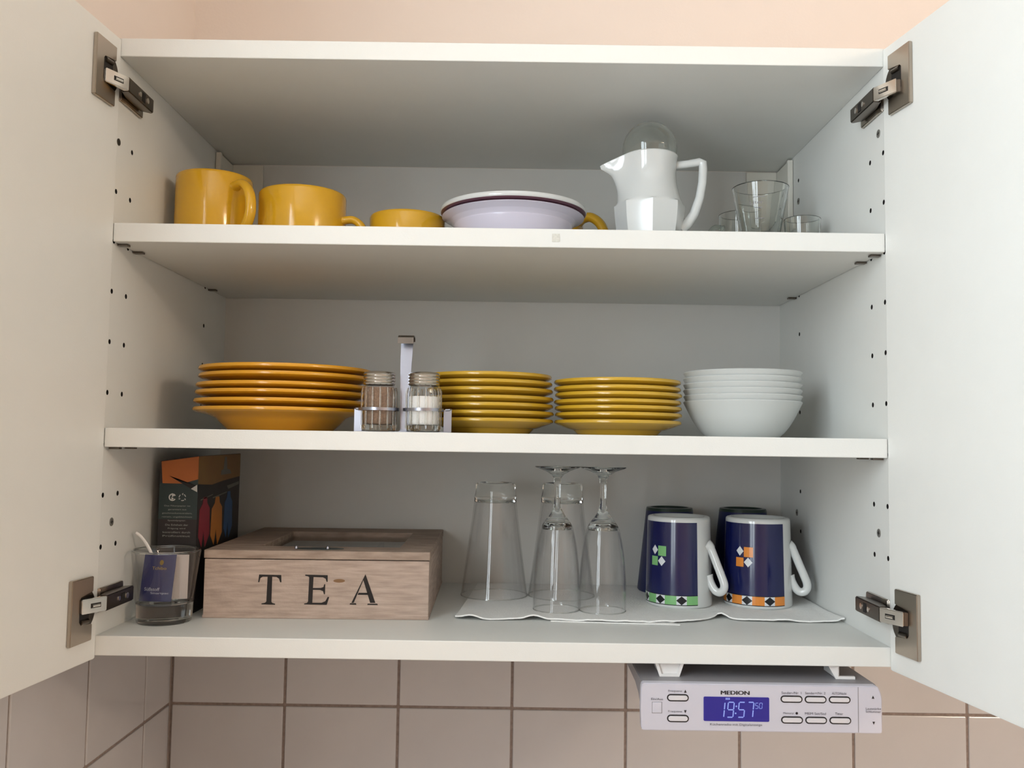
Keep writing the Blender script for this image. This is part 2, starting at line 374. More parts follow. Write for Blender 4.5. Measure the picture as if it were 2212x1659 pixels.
# doors with their hinges
def hinge(s, door, dang, zc, zl):
    """zc: height of the cup plate centre, zl: of the arm. Cup plate on the door (door local: x' along door, door inner face at local 0)."""
    # the door's own frame: a = distance from hinge edge along the door, n = out of the inner face
    d = Vector((s*math.sin(dang), -math.cos(dang), 0)); n = Vector((-s*math.cos(dang), -math.sin(dang), 0))
    hx = Vector((s*(W-.001), 0, 0))
    F = lambda a, z, h: tuple(hx+d*a+n*h+Vector((0, 0, z)))
    hh = .0298
    pts = [(.0145, zc-hh), (.0495, zc-hh), (.0495, zc+hh), (.0145, zc+hh), (.0145, zc+.0155), (.035, zc+.0135), (.0375, zc+.011), (.0375, zc-.0095), (.035, zc-.0125), (.0145, zc-.0145)]
    cp = obj('hinge_plate', prism(bmesh.new(), pts, F, .0002, .0042, bev=.0006), nickel, door)
    # cup seen inside the notch
    cb = bmesh.new()
    circ = [(.0225+.0140*math.cos(2*PI*k/28), zc+.0178*math.sin(2*PI*k/28)) for k in range(28)]
    prism(cb, circ, F, .0002, .0030)
    obj('hinge_cup', cb, nickel_d, door, 40)
    cb = bmesh.new(); prism(cb, [(.020, zc-.0105), (.0362, zc-.0105), (.0362, zc+.0115), (.020, zc+.0115)], F, .0030, .0036)
    obj('cup_recess_shade', cb, black, door)  # raised black plate painting the dark inside of the cup
    cb = bmesh.new(); sgn = 1 if zl > .3 else -1
    tube(cb, [F(.022, zc+sgn*.0108, .0034), F(.034, zc+sgn*.0104, .0034)], .0026, 14)
    obj('damper', cb, nickel_d, door, True)
    # arm on the side panel
    arm = bmesh.new()
    A = lambda a, b, dd: (s*a, b, dd)
    ya, yb = -.013, .047; hh = .0073
    xo = .3657
    prism(arm, [(xo, ya), (xo, yb), (.3690, yb+.0008), (.3774, yb-.006), (.3778, .012), (.3755, .004), (.3740, ya+.001)], A, zl-hh, zl+hh, bev=.0009)
    ar = obj('hinge_arm', arm, nickel_d, cab)
    mp = bmesh.new(); prism(mp, [(W-.0003, -.0005), (W-.0003, .053), (.3778, .050), (.3776, .010), (.3795, .001)], A, zl-.0115, zl+.0115, bev=.0008)
    obj('mounting_plate', mp, nickel, ar)
    lk = bmesh.new()
    prism(lk, [(xo, ya+.0005), (.3780, -.0368), (.3800, -.0350), (.3705, -.0100)], A, zl-.0068, zl+.0068, bev=.0007)
    lo = obj('hinge_link', lk, nickel_b, ar)
    lf = bmesh.new(); prism(lf, [(.3776, -.0345), (.3832, -.0360), (.3836, -.0270), (.3760, -.0250)], A, zl-.0062, zl+.0062, bev=.0005)
    obj('link_foot', lf, nickel_d, ar)
    # slot with its pin on the slanted face of the link
    p0 = Vector((s*xo, ya+.0005, zl)); p1 = Vector((s*.3780, -.0368, zl)); e = (p1-p0).normalized(); nn = Vector((-s*abs(e.y), -abs(e.x), 0))
    G = lambda a, z, h: tuple(p0+e*a+nn*h+Vector((0, 0, z)))
    obj('slot', prism(bmesh.new(), [(.0070, -.0022), (.0178, -.0022), (.0178, .0022), (.0070, .0022)], G, -.0002, .00025), black, ar)
    pn = bmesh.new(); tube(pn, [G(.0085, -.0002, .0002), G(.0165, -.0002, .0002)], .0014, 10); obj('pin', pn, nickel_b, ar, True)
    # screw details on the arm face looking into the cabinet
    for yy, rr, mm, nm in ((.013, .0026, nickel_b, 'screw'), (.031, .0030, nickel_b, 'screw')):
        q = bmesh.new(); cyl(q, (s*(xo+.001), yy, zl), (s*(xo-.0007), yy, zl), rr, 16); obj(nm, q, mm, ar, 40)
    x0, x1 = sorted((s*xo, s*(xo-.0004)))
    obj('slot', B(x0, x1, .0185, .0255, zl-.0045, zl+.0045), black, ar)
DA = {-1: math.radians(5.0), 1: math.radians(9.3)}
for s in (-1, 1):
    dang = DA[s]
    d = Vector((s*math.sin(dang), -math.cos(dang), 0)); n = Vector((-s*math.cos(dang), -math.sin(dang), 0)); hx = Vector((s*(W-.001), 0, 0))
    F = lambda a, z, h: tuple(hx+d*a+n*h+Vector((0, 0, z)))
    db = prism(bmesh.new(), [(.0, -.0028), (.3965, -.0028), (.3965, H-.0015), (.0, H-.0015)], F, -.018, 0, bev=.0009)
    door = obj('cabinet_door', db, white, cab)
    hinge(s, door, dang, .562 if s < 0 else .5640, .5560)
    hinge(s, door, dang, .0478 if s < 0 else .0468, .0520)

# ------------------------------------------------------------------ mugs and cups
def handle(bm, path, r, az, flat=1.35, seg=14):
    ca, sa = math.cos(az), math.sin(az)
    P = smooth_prof([(a, 0, z) for a, z in path], 6)
    P3 = [(p[0]*ca, p[0]*sa, p[2]) for p in P]
    n = len(P3); rr = [r*(1.35 if i in (0, n-1) else 1.15 if i in (1, n-2) else 1) for i in range(n)]
    return tube(bm, P3, rr, seg, flat, side=(-sa, ca, 0))
def mug(name, label, cat, loc, r, h, m, az, hp, hr, wall=.0038, group=None, taper=0):
    t = thing(name, label, cat, loc, 0, group)
    rb = r-taper
    pr = [(0, .0015), (rb*.80, .0015), (rb*.84, 0), (rb-.003, .0006), (rb-.0008, .003), (rb, .006), (r, h-.003), (r-.0009, h-.0008), (r-wall/2, h), (r-wall+.0009, h-.0008), (r-wall, h-.003), (rb-wall, .009), (rb-wall-.004, .0055), (0, .005)]
    obj('body', lathe(bmesh.new(), pr, 64), m, t, 50)
    hb = handle(bmesh.new(), hp, hr, az)
    obj('handle', hb, m, t, 60)
    return t
def hpath(r, z1, z0, out, k=.75):
    return [(r-.0025, z1), (r+out*.45, z1+.001), (r+out*.85, z1-(z1-z0)*.16), (r+out, z1-(z1-z0)*.42), (r+out*.93, z1-(z1-z0)*.68), (r+out*.55, z0+.005), (r-.002, z0)]
mug('mug', 'tall yellow mug at the left end of the top shelf', 'mug', (-.3305, .140, S1), .0425, .0862, yellow, math.radians(-40), hpath(.0425, .070, .012, .031), .0046)
mug('mug', 'wide yellow mug, second from the left on the top shelf', 'mug', (-.2309, .150, S1), .0498, .0710, yellow, math.radians(-8), hpath(.0498, .040, .008, .0235), .0045)
mug('cup', 'low yellow cup just left of the white bowls on the top shelf', 'cup', (-.1114, .170, S1), .0443, .0513, yellow, math.radians(-14), hpath(.0443, .0250, .005, .012), .0036)
mug('mug', 'yellow mug mostly hidden behind the white bowls, its handle showing at their right', 'mug', (.0640, .300, S1), .0420, .0840, yellow, math.radians(-28), [(.040, .079), (.055, .082), (.070, .071), (.077, .050), (.070, .026), (.055, .012), (.040, .012)], .0062)

# ------------------------------------------------------------------ white serving bowls on the top shelf
def rim_bowl(loc, r, h, body, foot, label, m, band=None, lip=0):
    t = thing('serving_bowl', label, 'bowl', loc)
    outp = [(0, .002), (foot*.92, .002), (foot, 0), (foot+.002, .002)]+smooth_prof([(foot+.002, .002), (body*.86, h*.30), (body*.985, h*.72), (body, h-.010), (body+.004, h-.0052-lip)], 5)[1:]+([(r-.0030, h-.0030-lip), (r-.0006, h-.0016-lip)] if lip else [(r-.0016, h-.0022)])+[(r, h-.0012-lip*.4), (r-.0012, h)]
    inn = [(body+.001, h-.0035)]+smooth_prof([(body-.003, h-.010), (body*.955-.002, h*.72), (body*.83-.002, h*.30+.003), (foot-.002, .0055)], 5)+[(0, .005)]
    obj('bowl_body', lathe(bmesh.new(), outp+inn, 96), m, t, 50)
    if band:
        obj('coloured_band', lathe(bmesh.new(), band, 96), purple, t, 50)
    return t
b1 = rim_bowl((.0132, .150, S1), .0822, .0478, .0690, .042, 'pale lilac rimmed bowl, the lower of two nested on the top shelf', lilac)
b2 = rim_bowl((.0136, .150, S1+.0082), .0848, .0484, .0655, .040, 'white rimmed bowl with plum underside, the upper of two nested', porc,
              band=[(.0700, .0405), (.0818, .0424), (.0838, .0438), (.0838, .0430), (.0820, .0414), (.0700, .0396)], lip=.0035)

# ------------------------------------------------------------------ white porcelain jug with glass bulb
jx, jy = .1700, .140
jt = thing('jug', 'white porcelain coffee jug with faceted belly on the top shelf', 'jug', (jx, jy, S1))
def jug_body():
    bm = bmesh.new(); seg = 96
    outer = [(.0265, 0), (.0295, .002)]+smooth_prof([(.0300, .004), (.0345, .020), (.0378, .040), (.0392, .056), (.0392, .0610)], 4)+smooth_prof([(.0372, .0630), (.0335, .074), (.0305, .088), (.0298, .100), (.0308, .112), (.0318, .1175)], 5)
    inner = [(.0312, .1187), (.0300, .1175)]+smooth_prof([(.0288, .110), (.0278, .100), (.0285, .088), (.0312, .074), (.0345, .062), (.0352, .050), (.032, .025), (.026, .006)], 4)+[(0, .005)]
    prof = [(0, .0015), (.024, .0015)]+outer+inner
    def f(x, y, z, r, a):
        # octagonal below the shoulder
        if z < .0620 and r > .0262:
            k = PI/4; aa = (a+PI/8+.32) % k - k/2
            q = math.cos(k/2)/math.cos(aa)
            q = 1+(q-1)*min(1, z/.01)*1.0 if True else q
            q *= 1.035
            x, y = x*q, y*q
        # spout towards -x
        da = (a-PI+PI) % (2*PI)-PI
        wgt = math.exp(-(da/.42)**2)
        if z > .050:
            t = max(0, min(1, (z-.050)/.062)); 
            e = wgt*.0275*(t**2.0)
            x += -e; z += -wgt*.014*max(0, (z-.100)/.018) if z > .100 else 0
        return x, y, z
    lathe(bm, prof, seg, spout=lambda x, y, z, r, a: f2(x, y, z, r, a))
    return bm
def f2(x, y, z, r, a):
    if z < .0618 and r > .0262:
        k = PI/4; aa = (a+PI/8+.458) % k - k/2
        q = (math.cos(k/2)/math.cos(aa))*1.03; q = 1+(q-1)*min(1, z/.008); x, y = x*q, y*q
    da = (a-math.radians(186)+PI) % (2*PI)-PI
    if z > .055:
        t = max(0, min(1, (z-.055)/.055)); wgt = math.exp(-(da/(.62-.32*t))**2)
        x -= wgt*.0265*t**1.8
        if z > .095: z -= wgt*.012*((z-.095)/.0235)
        if z > .105: x += 0
    return x, y, z
obj('body', jug_body(), porc, jt, 32)
hb = bmesh.new()
hp = [(.0288, -.003, .1085), (.0420, -.004, .1100), (.0560, -.006, .1120), (.0595, -.0065, .1105), (.0598, -.0065, .1040), (.0590, -.0065, .0880), (.0560, -.006, .0700), (.0500, -.005, .0520), (.0420, -.004, .0400), (.0345, -.003, .0345)]
tube(hb, hp, [.0046, .0044, .0046, .0050, .0048, .0048, .0050, .0054, .0060, .0072], 16, .9, side=(0, 1, 0))
obj('handle', hb, porc, jt, 60)
gt = thing('glass_bulb', 'round clear glass bulb sitting in the mouth of the white jug', 'glass ware', (jx-.0004, jy, S1+.090))
R = .0313; cz = .0380
arc = [(R*math.sin(a), cz+R*math.cos(a)) for a in [PI*k/40 for k in range(0, 31)]]
arc_i = [((R-.0009)*math.sin(a), cz+(R-.0009)*math.cos(a)) for a in [PI*k/40 for k in range(30, -1, -1)]]
obj('glass_globe', lathe(bmesh.new(), arc+[(.0200, .010), (.0190, .010)]+arc_i, 64), clear, gt, True)

# ------------------------------------------------------------------ drinking glasses, top shelf right
def cup_profile(rb, rt_, h, wall, base):
    return [(0, .0005), (rb*.85, 0), (rb-.0008, .0005), (rb, .0025), (rt_, h-.0008), (rt_-wall/2, h), (rt_-wall, h-.0008), (rb-wall*1.0, base+.003), (rb-wall-.002, base), (0, base)]
t = thing('measuring_glass', 'tall flared measuring glass with faint print, at the right of the top shelf', 'glass', (.3025, .160, S1))
obj('glass_body', lathe(bmesh.new(), cup_profile(.0165, .0326, .0905, .0022, .008), 64), clear, t, 40)
def cone_point(rb, rt_, h, th, z, off):
    r = rb+(rt_-rb)*z/h+off
    return (r*math.sin(th), -r*math.cos(th), z)
mk = bmesh.new()
for zz, th0, th1 in ((.072, -.55, -.1), (.060, -.5, -.2), (.048, -.5, -.1)):
    vs = []
    for k in range(9):
        th = th0+(th1-th0)*k/8
        vs.append((mk.verts.new(cone_point(.0165, .0326, .0905, th, zz, .0002)), mk.verts.new(cone_point(.0165, .0326, .0905, th, zz+.0007, .0002))))
    for a, b in zip(vs, vs[1:]): mk.faces.new((a[0], b[0], b[1], a[1]))
obj('scale_marks', mk, radio_s, t)
tt = text('lettering', [('Liter', 0, 0, 0, .0042, .015)], radio_s, t)
for v in tt.data.vertices:
    th = v.co.x/.028-.42; v.co = cone_point(.0165, .0326, .0905, th, .0665+v.co.z, .0003)
t = thing('glass_cup', 'small clear glass cup with glass handle, behind the flared measuring glass', 'glass', (.3080, .275, S1))
obj('glass_body', lathe(bmesh.new(), cup_profile(.026, .0275, .088, .002, .006), 48), clear, t, 40)
obj('handle', handle(bmesh.new(), hpath(.0265, .068, .02, .020), .0032, PI+.25), clear_b, t, 60)
t = thing('shot_glass', 'small straight shot glass by the right side of the cabinet, top shelf', 'glass', (.3482, .150, S1))
obj('glass_body', lathe(bmesh.new(), cup_profile(.0188, .0208, .0515, .0018, .008), 48), clear, t, 40)

# ------------------------------------------------------------------ plates
def plate_proto(name, label, r, base, h, th, m, loc, rimw):
    """shallow soup plate with foot ring"""
    inner = r-rimw
    outp = [(0, .0030), (base-.004, .0030), (base-.0022, 0), (base, 0), (base+.002, .0022)]+smooth_prof([(base+.002, .0022), (base+(inner-base)*.55, h*.36), (inner, h-.0098), (r-.003, h-.0048)], 4)[1:]+[(r-.0003, h-.0034), (r, h-.0016), (r-.0010, h)]
    inn = [(r-.0030, h-.0004)]+smooth_prof([(inner-.001, h-.0040), (base+(inner-base)*.45, h*.36+th*.9), (base-.003, .0030+th)], 4)+[(0, .0028+th)]
    t = thing(name, label, 'plate', loc)
    me = obj('plate_body', lathe(bmesh.new(), outp+inn, 96), m, t, 50)
    return t
ords = ['bottommost', 'second from the bottom', 'third from the bottom', 'fourth from the bottom', 'fifth from the bottom', 'sixth from the bottom', 'topmost']
def stack(rows, label, r, base, h, th, m, rimw, group):
    first = None; n = len(rows)
    for i, (x, y, z) in enumerate(rows):
        wd = 'topmost' if i == n-1 else ords[i]
        lab = label % wd
        if first is None:
            first = plate_proto('plate', lab, r, base, h, th, m, (x, y, z), rimw); first['group'] = group; o = first
        else:
            o = dup(first, (x, y, z), lab, rz=random.uniform(0, 6))
# rims measured in the photograph, bottom to top
tops = [.2436, .2528, .2622, .2704, .2808, .2891]; xs = [-.2482, -.2476, -.2462, -.2455, -.2430, -.2432]
stack([(x, .150, z-.0254) for x, z in zip(xs, tops)], 'large yellow plate, %s in the left stack of plates', .0965, .058, .0254, .0025, plate_warm_lit, .022, 'large plates in the left stack')
tops = [.2355, .2438, .2522, .2601, .2690, .2773, .2852]; xs = [-.0098, -.0092, -.0100, -.0096, -.0104, -.0112, -.0118]
stack([(x, .150, z-.0173) for x, z in zip(xs, tops)], 'small yellow plate, %s in the middle stack of plates', .0722, .044, .0173, .0023, plate_cool_lit, .017, 'small plates in the middle stack')
tops = [.2355, .2438, .2512, .2581, .2660, .2729, .2808]; xs = [.1356, .1364, .1360, .1352, .1362, .1348, .1350]
stack([(x, .150, z-.0173) for x, z in zip(xs, tops)], 'small yellow plate, %s in the stack beside the white bowls', .0722, .044, .0173, .0023, plate_cool_lit, .017, 'small plates in the stack beside the white bowls')

# white cereal bowls
def wbowl(loc, label):
    t = thing('bowl', label, 'bowl', loc, 0, 'white bowls nested on the middle shelf')
    r, h = .0662, .0412
    outp = [(0, .0015), (.036, .0015), (.0375, 0), (.0395, 0)]+smooth_prof([(.0405, .0010), (.0475, .0075), (.0555, .0190), (.0612, .0300), (.0655, h-.0026)], 5)+[(r, h-.0012), (r-.0010, h)]
    inn = [(r-.0022, h-.0008)]+smooth_prof([(.0622, h-.004), (.0590, .0300), (.0532, .0200), (.0448, .0095), (.036, .0042)], 5)+[(0, .0038)]
    obj('bowl_body', lathe(bmesh.new(), outp+inn, 96), bowl_w, t, 50); return t
bt = [.2594+.00665*k for k in range(6)]
f = wbowl((.2781, .150, bt[0]-.0412), 'white bowl, bottommost of the nested stack beside the right cabinet side')
f.location.z = S2+.0000
for i, z in enumerate(bt[1:]):
    lab = 'white bowl, %s of the nested stack beside the right cabinet side' % ('topmost' if i == 4 else ords[i+1])
    dup(f, (.2781+random.uniform(-.0004, .0004), .150, z-.0412), lab)

# ------------------------------------------------------------------ salt and pepper set
RX = [-.1232, -.0768]; RY = .0580
rk = thing('condiment_rack', 'chrome wire rack with upright handle strip holding two shakers', 'rack', (-.0980, RY, S2))
rb = bmesh.new()
for x in RX:
    ring = [(x+.0980+.0206*math.cos(2*PI*k/32), .0206*math.sin(2*PI*k/32)) for k in range(32)]
    pr = [(.0206, .0222), (.0212, .0222), (.0212, .0252), (.0206, .0252)]
    lathe(rb, pr, 40, cx=x+.0980, close=True)
obj('ring_band', rb, steel, rk, 40)
for s in (-1, 1):
    sb = bmesh.new(); box(sb, s*.0465-.0042, s*.0465+.0042, -.0008, .0004, 0.0005, .0238, bev=.0003)
    obj('side_strip', sb, steel, rk)
    wb_ = bmesh.new(); tube(wb_, [(s*.0440, -.0006, .0236), (s*.0485, -.0006, .0240), (s*.0500, .002, .0240)], .0013, 8)
    obj('wire_end', wb_, steel, rk, True)
bb = bmesh.new(); box(bb, -.0500, .0500, -.0002, .0190, .0000, .0008); 
obj('base_strip', B(-.0500, .0500, -.0060, .0060, .0000, .0010, bev=.0003), steel, rk)
hb = bmesh.new()
hpts = [(.0, .0008), (.0095, .0008), (.0105, .0030), (.0120, .0700), (.0132, .0975), (.0124, .0975), (.0110, .0700), (.0095, .0035), (.0090, .0018), (0, .0018)]
prism(hb, hpts, lambda a, b, d: (d, a, b), -.0062, .0062)
for v in hb.verts:
    z = v.co.z
    v.co.x *= 1.05 if z > .09 else (.95 if z > .065 else .62)
    if z > .05: v.co.x += (z-.05)*.03
hk = bmesh.new()
prism(hk, [(.0135, .0960), (.0138, .0990), (.0110, .1012), (.0020, .1016), (-.0030, .0990), (-.0036, .0925), (-.0027, .0925), (-.0020, .0982), (.0022, .1004), (.0108, .1000), (.0124, .0985), (.0126, .0960)], lambda a, b, d: (d+.0015, a, b), -.0082, .0082)
obj('handle_hook', hk, nickel_d, rk, 30)  # darker metal than the strip; the hook's dimmer light is in the colour
obj('handle_strip', hb, steel, rk)
def shaker(x, label, fill, m):
    t = thing('shaker', label, 'shaker', (x, RY, S2+.0010))
    N = 14
    outp = [(0, .0), (.0165, 0), (.0180, .0008), (.0185, .0025), (.0185, .0405), (.0178, .0440), (.0160, .0485), (.0152, .0500)]
    inn = [(.0138, .0500), (.0142, .0480), (.0158, .0440), (.0163, .0400), (.0163, .0085), (.0150, .0068), (0, .0062)]
    bm = bmesh.new(); lathe(bm, outp, N, ); 
    # round inside
    bm2 = lathe(bmesh.new(), outp+inn, N*1)
    bm.free()
    obj('glass_jar', bm2, thin_e, t)
    obj('glass_base', lathe(bmesh.new(), [(0, .0002), (.0164, .0002), (.0178, .0010), (.0181, .0030), (.0181, .0062), (0, .0062)], N), clear, t)
    rbm = bmesh.new()
    for k in range(N):
        a = 2*PI*k/N
        tube(rbm, [(q*math.cos(a), q*math.sin(a), z) for q, z in ((.0182, .0030), (.0182, .0405), (.0170, .0452))], .0009, 6)
    ro = obj('facet_ridges', rbm, clear, t, True); ro['kind'] = 'stuff'
    obj('contents', lathe(bmesh.new(), [(0, .0068), (.0146, .0072), (.0158, .0090), (.0158, fill-.001), (.0150, fill), (0, fill+.0008)], 40), m, t, 40)
    lid = [(0, .0620), (.0120, .0618), (.0155, .0608)]
    for k in range(4):
        z = .0590-k*.0032
        lid += [(.0164, z+.0006), (.0169, z), (.0164, z-.0010), (.0158, z-.0016)]
    lid += [(.0160, .0478), (.0150, .0478)]
    lo = obj('lid', lathe(bmesh.new(), lid, 48), nickel_b, t, 60)
    hbm = bmesh.new()
    for k in range(7):
        a = 2*PI*k/6; rr = 0 if k == 6 else .006
        cyl(hbm, (rr*math.cos(a), rr*math.sin(a), .0615), (rr*math.cos(a), rr*math.sin(a), .0622), .0011, 8)
    obj('sprinkle_holes', hbm, black, lo)
shaker(RX[0], 'glass pepper shaker filled with brown pepper, left one in the chrome rack', .0455, pepper)
shaker(RX[1], 'glass salt shaker about two thirds full of white salt, right one in the rack', .0365, salt)

# ------------------------------------------------------------------ lower compartment
FZ = T
# paper towel
def towel():
    bm = bmesh.new(); nx, ny = 110, 40; g = []
    fr = [(-.043, .107), (-.036, .1015), (-.026, .0985), (.0155, .1010), (.0652, .1020), (.114, .0945), (.150, .0950), (.195, .0995), (.215, .1040), (.2465, .1290), (.2676, .1160), (.316, .1105), (.3795, .1130)]
    def front(x):
        for (a, b), (c, d) in zip(fr, fr[1:]):
            if x <= c: return b+(d-b)*(x-a)/(c-a)
        return fr[-1][1]
    for j in range(ny+1):
        row = []
        v = j/ny
        for i in range(nx+1):
            u = i/nx
            xl = -.043+.016*v; x = xl+(.3795-xl)*u
            y0 = front(x); y = y0+(.338-y0)*v
            lift = max(0, 1-v*7)
            z = .0010+.0007*math.sin(x*95)*math.cos(y*70)*.5+.0004*random.random()
            z += lift*(.0035*max(0, math.sin((x+.043)*92))**2*(1 if x < .10 else .35)+.0012*abs(math.sin(x*37)))
            z += .0035*math.exp(-((x-.249)/.006)**2)*lift
            if x > .372: z += .0015
            row.append((x, y, z))
        g.append(row)
    top = [[bm.verts.new((x, y, z+.0012)) for x, y, z in r] for r in g]; bot = [[bm.verts.new((x, y, max(.0002, z-.0004))) for x, y, z in r] for r in g]
    for j in range(ny):
        for i in range(nx):
            bm.faces.new((top[j][i], top[j][i+1], top[j+1][i+1], top[j+1][i])); bm.faces.new((bot[j][i], bot[j+1][i], bot[j+1][i+1], bot[j][i+1]))
    for i in range(nx):
        bm.faces.new((bot[0][i], bot[0][i+1], top[0][i+1], top[0][i])); bm.faces.new((top[ny][i], top[ny][i+1], bot[ny][i+1], bot[ny][i]))
    for j in range(ny):
        bm.faces.new((bot[j+1][0], bot[j][0], top[j][0], top[j+1][0])); bm.faces.new((bot[j][nx], bot[j+1][nx], top[j+1][nx], top[j][nx]))
    return bm
tw = thing('paper_towel', 'white quilted paper towel spread under the glasses and blue mugs', 'paper towel', (0, 0, FZ))
obj('top_sheet', towel(), paper, tw, True)
lb = bmesh.new(); prism(lb, [(.060, .0990), (.150, .0925), (.1965, .0895), (.1900, .1010), (.150, .1100), (.06, .115)], XY, .0001, .0009)
obj('lower_sheet', lb, paper, tw)
TWZ = FZ+.0024

# blue mugs standing upside down
def cone_patch(bm, quad, r0, r1, h, off, n=6):
    """quad: 4 (theta,z) corners, mapped on the mug wall (r0 at z=0, r1 at z=h)"""
    g = []
    for j in range(n+1):
        row = []
        for i in range(n+1):
            u, v = i/n, j/n
            th = (1-u)*(1-v)*quad[0][0]+u*(1-v)*quad[1][0]+u*v*quad[2][0]+(1-u)*v*quad[3][0]
            z = (1-u)*(1-v)*quad[0][1]+u*(1-v)*quad[1][1]+u*v*quad[2][1]+(1-u)*v*quad[3][1]
            r = r0+(r1-r0)*z/h+off
            row.append(bm.verts.new((r*math.sin(th), -r*math.cos(th), z)))
        g.append(row)
    for j in range(n):
        for i in range(n): bm.faces.new((g[j][i], g[j][i+1], g[j+1][i+1], g[j+1][i]))
def rect(a0, a1, z0, z1): return [(math.radians(a0), z0), (math.radians(a1), z0), (math.radians(a1), z1), (math.radians(a0), z1)]
def diamond(ac, zc, da, dz): return [(math.radians(ac), zc-dz), (math.radians(ac+da), zc), (math.radians(ac), zc+dz), (math.radians(ac-da), zc)]
def deco_mug(loc, rot, label, accent, r0, r1, h):
    """upside down: rim at z=0 (r0), base at z=h (r1); angles from the camera side, rightwards positive"""
    t = thing('mug', label, 'mug', loc, rot, 'white and blue mugs upside down on the paper towel')
    pr = [(r1-.010, h-.0035), (r1-.0075, h-.0005), (r1-.0055, h), (r1-.0025, h-.0002), (r1-.0006, h-.0012), (r1, h-.0035), (r0, .0022), (r0-.0006, .0006), (r0-.0018, 0), (r0-.0032, .0008), (r0-.0036, .003), (r1-.0038, h-.009), (r1-.009, h-.0068), (0, h-.0066)]
    obj('body', lathe(bmesh.new(), [(0, h-.0032)]+pr, 72), porc, t, 50)
    # printed wrap: cobalt field with white gap at the handle (centre 0 = handle axis)
    L0, L1 = 33, 327            # degrees clockwise from the handle
    def wrap(bm, z0, z1, off, a0=L0, a1=L1, n=72):
        for k in range(n):
            u0 = a0+(a1-a0)*k/n; u1 = a0+(a1-a0)*(k+1)/n
            cone_patch(bm, rect(-u1, -u0, z0, z1), r0, r1, h, off, 1)
    bm = bmesh.new(); wrap(bm, .0150, h-.0058, .00015); bmesh.ops.remove_doubles(bm, verts=bm.verts, dist=1e-6)
    obj('cobalt_field', bm, cobalt, t, True)
    bm = bmesh.new(); wrap(bm, .0144, .0152, .0002); wrap(bm, .0036, .0045, .0002); obj('black_line', bm, kprint, t)
    bm = bmesh.new(); wrap(bm, .0045, .0144, .00015); obj('white_band', bm, wprint, t)
    bg = bmesh.new(); bk = bmesh.new(); a = -L0
    while a > -L1+19:
        cone_patch(bg, rect(a-20, a, .0045, .0144), r0, r1, h, .0003, 4)
        if a-37.5 > -L1: cone_patch(bk, diamond(a-28.7, .0094, 9.2, .0050), r0, r1, h, .0003, 4)
        a -= 37.5
    obj('coloured_squares', bg, accent, t); obj('black_diamonds', bk, kprint, t)
    bg = bmesh.new(); bw = bmesh.new()
    zc = .0590
    cone_patch(bg, rect(-90-15, -90+1, zc-.0000, zc+.0115), r0, r1, h, .0004, 5)
    cone_patch(bg, rect(-90-30, -90-15.5, zc-.0115, zc-.0010), r0, r1, h, .0004, 5)
    cone_patch(bw, diamond(-90-22.5, zc+.0065, 7, .0056), r0, r1, h, .0004, 5)
    cone_patch(bw, diamond(-90-7.5, zc-.0060, 7.5, .0056), r0, r1, h, .0004, 5)
    obj('printed_squares', bg, accent, t); obj('printed_diamonds', bw, wprint, t)
    # ear handle on the azimuth theta=0 (local -y)
    P = [(.0365, .0700), (.0415, .0680), (.0470, .0600), (.0545, .0480), (.0615, .0370), (.0665, .0280), (.0655, .0215), (.0590, .0180), (.0510, .0190), (.0440, .0250), (.0390, .0320), (.0365, .0360)]
    P = [(.0365+(a_-.0365)*.66, z) for a_, z in P]
    Q = smooth_prof([(a_, 0, z) for a_, z in P], 4)
    hb = bmesh.new(); n = len(Q)
    rr = [.0048*(1+.7*max(0, 1-i/5)+.35*max(0, 1-(n-1-i)/5)) for i in range(n)]
    tube(hb, [(0, -q[0], q[2]) for q in Q], rr, 14, 1.0, side=(1, 0, 0))
    obj('handle', hb, porc, t, 60)
    return t
# local -y turned towards the camera's right
deco_mug((.2172, .2090, TWZ), math.radians(56), 'blue mug with green squares and a white ear handle, upside down', gprint, .0391, .0370, .1040)
deco_mug((.3125, .2125, TWZ), math.radians(66), 'blue mug with orange squares and a white ear handle, upside down', oprint, .0400, .0376, .1035)
def plain_mug(loc, rz, label):
    t = thing('mug', label, 'mug', loc, rz, 'dark blue conical mugs at the back')
    h = .1065; r0, r1 = .0410, .0300
    pr = [(0, h-.002), (r1-.006, h-.002), (r1-.0045, h), (r1-.0012, h-.0004), (r1, h-.003), (r0, .002), (r0-.0016, 0), (r0-.0034, .002), (r1-.004, h-.008), (0, h-.006)]
    obj('body', lathe(bmesh.new(), pr, 64), cobalt_d, t, 50)
    obj('foot_ring', lathe(bmesh.new(), [(r1-.0062, h-.0022), (r1-.0050, h+.0006), (r1-.0006, h+.0002), (r1+.0004, h-.0036), (r1-.0004, h-.0036)], 64), green_d, t, 50)
    obj('handle', handle(bmesh.new(), [(.033, .080), (.046, .076), (.056, .060), (.058, .042), (.052, .026), (.0375, .020)], .0045, math.radians(60)), cobalt_d, t, 60)
    return t
plain_mug((.2220, .3020, TWZ), 0, 'dark blue mug behind the one with green squares')
plain_mug((.3180, .3040, TWZ), 0, 'dark blue mug behind the one with orange squares')

